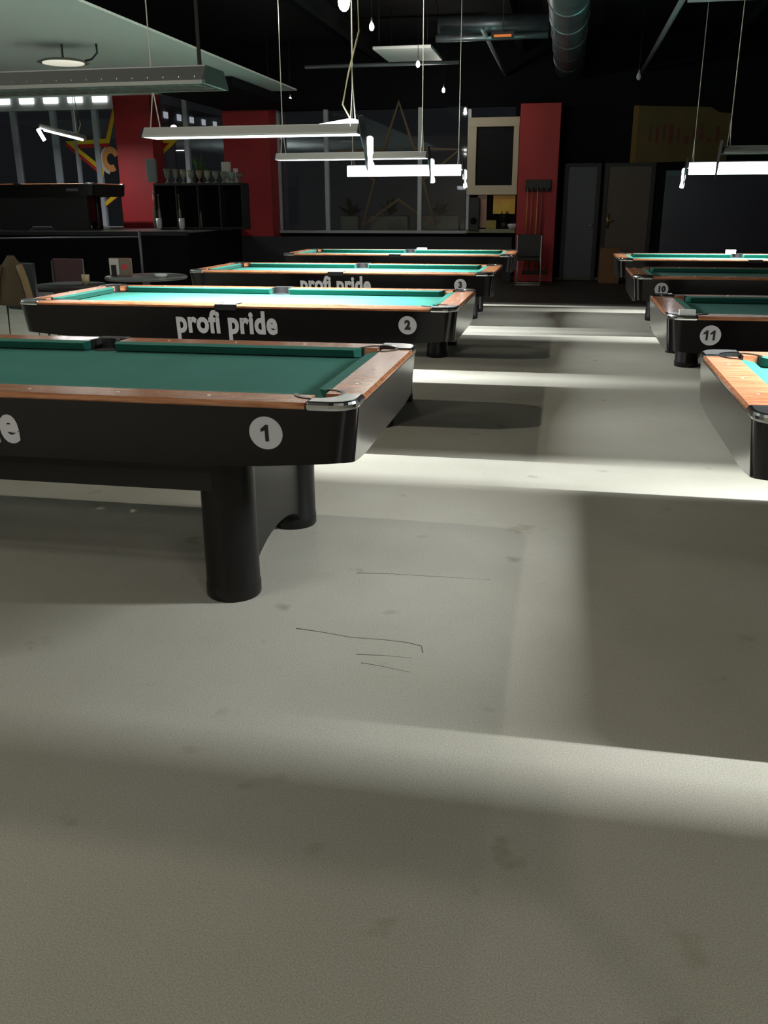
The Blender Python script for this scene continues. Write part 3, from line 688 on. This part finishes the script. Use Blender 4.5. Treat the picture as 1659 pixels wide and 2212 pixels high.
make_lamp((-2.02, TY[0], LZ), 'unlit grey lamp with a louvred underside, over table 1 at top left', False, style='strap')
make_lamp((lx, TY[1], LZ2), 'grey lamp burning over table 2', True, 1, cordy=True, uplight=True)
make_lamp((-2.08, TY[2], LZ), 'grey lamp burning over the third left table', True, 1, cordy=False)
make_lamp((-2.09, TY[3], LZ-.0), 'white glowing lamp over the farthest left table', True, 1, 'open')
make_lamp((1.80, RY[1]+.10, LZ-.05), 'lamp over the nearest right table, outside the picture', True, watts=215)
make_lamp((2.03, RY[2], LZ), 'unlit lamp over the number 11 table, outside the picture', False)
make_lamp((2.03, RY[3], LZ), 'unlit grey-green lamp over the table behind number 11', False, -1)
make_lamp((2.05, RY[4], LZ-.03), 'white glowing lamp over the farthest right table', True, -1, 'open')
# small slanting lamp of the gallery table
A = onlevel(85, 274, 2.6); B = onlevel(185, 298, 2.6); A = Vector((A.x-.1, 15.6, 2.62)); B = Vector((B.x, 16.7, 2.62))
A = onwall(86, 273, 15.6); B = onwall(184, 298, 16.5)
c = (A+B)/2; d = B-A
o = thing('gallery_lamp', c, 'small slanting lamp over the gallery pool table, one short tube hanging from its left end', 'pendant lamp')
MB().cyl(-d/2, d/2, .045, 12).build('housing', 'alu', o, True)
MB().cyl(-d/2*.8+Vector((0, -.02, -.04)), d/2*.9+Vector((0, -.02, -.04)), .022, 10).build('tube', 'tube', o, True)
q = onwall(82, 279, 15.55)-c; q2 = onwall(96, 303, 15.55)-c
MB().cyl(q, q2, .032, 10).build('end_tube', 'tube', o, True)
MB().cyl(d*.3, d*.3+Vector((0, 0, 4.2-c.z)), .006, 6).build('wire', 'cable', o)
MB().tube([d*.32, d*.36+Vector((.05, 0, .2)), d*.33+Vector((.02, 0, .5)), d*.30+Vector((0, 0, 1.2))], .008, 6).build('power_cord', 'cord', o, True)
ld = bpy.data.lights.new('gallery_light', 'AREA'); ld.shape = 'RECTANGLE'; ld.size = 1.2; ld.size_y = .06; ld.energy = GAL_W
lo = L(bpy.data.objects.new('gallery_light', ld)); lo.parent = o; lo.location = (0, 0, -.09)

# added fill light, out of view at left, that brightens the lowered ceiling
o = thing('fill_uplighter', (-9.6, 6.2, 0), 'added fill light on a tall stand at the left, outside the picture', 'fill light')
lathe([(.16, 0), (.16, .02), (.02, .04), (.02, 1.9), (.05, 1.92), (.20, 2.05), (.19, 2.05), (.05, 1.94)], (0, 0, 0), 20).build('stand', 'alu', o, True)
ld = bpy.data.lights.new('uplight', 'AREA'); ld.size = .3; ld.energy = CEIL_FILL_W; ld.color = (.95, 1, .97)  # added fill for the lowered ceiling
lo = L(bpy.data.objects.new('uplight', ld)); lo.parent = o; lo.location = (0, 0, 2.06); lo.rotation_euler = (math.pi, 0, 0)
# added fill panels near and behind the viewer that brighten the foreground
for k, (x, y) in enumerate(((-3.6, .2), (1.9, -1.3), (-3.9, -2.8))):
    o = thing('fill_panel', (x, y, 3.3), ['left', 'right', 'rearmost'][k] + ' square fill panel added near and behind the viewer, outside the picture', 'ceiling light', 'added fill panels')
    MB().box(-.45, .45, -.45, .45, 0, .04).build('housing', 'alu', o)  # housing of the added fill panel
    MB().box(-.42, .42, -.42, .42, -.006, -.001).build('diffuser', mat('fill_glow_%d' % k, (.9, .9, .9), .5, emit=(1, .97, .88), es=1.5), o)
    MB().cyl((0, 0, .04), (0, 0, .9), .008, 6).build('hanger', 'strap', o)
    ld = bpy.data.lights.new('fill_light', 'AREA'); ld.size = .8; ld.energy = FILL_W; ld.color = (1, .97, .86)
    lo = L(bpy.data.objects.new('fill_light', ld)); lo.parent = o; lo.location = (0, 0, -.02)

# ------------------------------------------------------------------ small furniture between the left tables
p = onlevel(300, 600, .78)
bt = thing('bistro_table', (-3.73, 7.85, 0), 'small round dark table standing behind table 2', 'side table')
lathe([(.02, .76), (.36, .762), (.37, .775), (.36, .79), (.02, .79)], (0, 0, 0), 32).build('table_top', mat('bistro_top', (.10, .11, .11), .3), bt, True)
lathe([(.03, .03), (.03, .76)], (0, 0, 0), 16).build('column', 'steel', bt, True)
lathe([(.24, 0), (.24, .015), (.04, .03)], (0, 0, 0), 32).build('foot', 'matte_black', bt, True)
mh = thing('menu_holder', (-3.92, 7.75, .79), 'white and brown menu stand with a red picture on the small round table', 'menu stand')
MB().box(-.105, .105, -.015, .015, 0, .16).build('stand', mat('menu_brown', (.22, .14, .10), .6), mh, bevel=.003)
MB().box(-.10, -.01, -.019, -.0155, .015, .155).build('menu_card', mat('menu_white', (.6, .58, .56), .6), mh)
MB().box(.0, .095, -.019, -.0155, .015, .15).build('menu_card', mat('menu_dark', (.20, .17, .13), .6), mh)
MB().cyl((.045, -.021, .085), (.045, -.0195, .085), .026, 16).build('red_picture', mat('menu_red', (.6, .05, .06), .6), mh)
MB().box(-.085, -.035, -.021, -.0195, .0, .10).build('dark_picture', 'ink', mh)
tag(lathe([(.045, 0), (.06, .03), (.055, .032), (.04, .008)], (-3.50, 7.66, .79), 20).build('ashtray', mat('glass_ashtray', (.6, .66, .68), .1, spec=.9), None, True), 'small pale glass ashtray on the round table behind table 2', 'ashtray')
q = onwall(178, 612, 7.4)
st = thing('bistro_table', (q.x-.22, 7.6, 0), 'small low dark table behind the left half of table 2', 'side table')
lathe([(.02, .70), (.30, .70), (.30, .73), (.02, .73)], (0, 0, 0), 28).build('table_top', 'matte_black', st, True)
lathe([(.03, .03), (.03, .70)], (0, 0, 0), 12).build('column', 'steel', st, True)
lathe([(.2, 0), (.2, .015), (.04, .03)], (0, 0, 0), 28).build('foot', 'matte_black', st, True)
tag(lathe([(.03, 0), (.035, .09), (.03, .09), (.025, .01)], (q.x-.02, 7.5, .731), 14).build('candle_glass', mat('candle', (.35, .30, .18), .3), None, True), 'small beige candle glass on the low dark table', 'candle glass')
# jacket over a chair
q = onwall(42, 600, 8.0)
ch = tube_chair((q.x+.0, 8.32, 0), math.radians(160), 'dark chair with a brown jacket on it behind the left end of table 2', 'matte_black', 'matte_black', .44)
jk = thing('jacket', (q.x, 7.90, .50), 'olive-brown jacket hung over the dark chair at far left', 'jacket')
loops = []
for z, w_, dd, cx_ in ((.00, .19, .05, .0), (.08, .185, .055, 0), (.18, .165, .055, 0), (.28, .135, .05, 0), (.36, .11, .045, 0), (.42, .06, .03, 0), (.455, .035, .02, 0)):
    loops.append([(cx_+w_*math.cos(2*math.pi*k/20)*(1+.03*math.sin(5*k)), dd*math.sin(2*math.pi*k/20)*(1+.15*math.sin(3*k)), z) for k in range(20)])
MB().loft(loops).build('body', mat('jacket_brown', (.075, .052, .025), .85), jk, True)
MB().tube([(.10, -.04, .37), (.15, -.06, .25), (.19, -.07, .08), (.215, -.07, -.02)], .032, 10).build('sleeve', mat('jacket_sleeve', (.20, .14, .07), .85), jk, True, label='lighter tan sleeve')
MB().tube([(-.10, -.04, .37), (-.16, -.05, .22), (-.19, -.05, .05)], .032, 10).build('sleeve', M['jacket_brown'] if 'jacket_brown' in M else bpy.data.materials['jacket_brown'], jk, True)
q = onwall(102, 605, 8.0)
tube_chair((q.x-.20, 8.95, 0), math.radians(175), 'dark reddish chair right of the chair with the jacket', mat('maroon', (.05, .016, .018), .7), 'matte_black', .36)

# creases in the carpet in front of table 1
def crease(pts, label, r=.0022):
    P = [onlevel(x, y, 0) for x, y in pts]
    m_ = MB()
    m_.tube([(p.x, p.y, .0005) for p in P], r, 6)
    m_.build('carpet_crease', mat('crease', (.31, .30, .27), .95), fl, True)
crease([(640, 1358), (700, 1366), (760, 1377), (830, 1382), (880, 1388), (912, 1396), (914, 1410)], '')
crease([(770, 1414), (830, 1416), (890, 1421)], '', .0016)
crease([(780, 1432), (820, 1438), (885, 1452)], '', .0013)
crease([(770, 1238), (850, 1240), (950, 1246), (1060, 1252)], '', .0016)
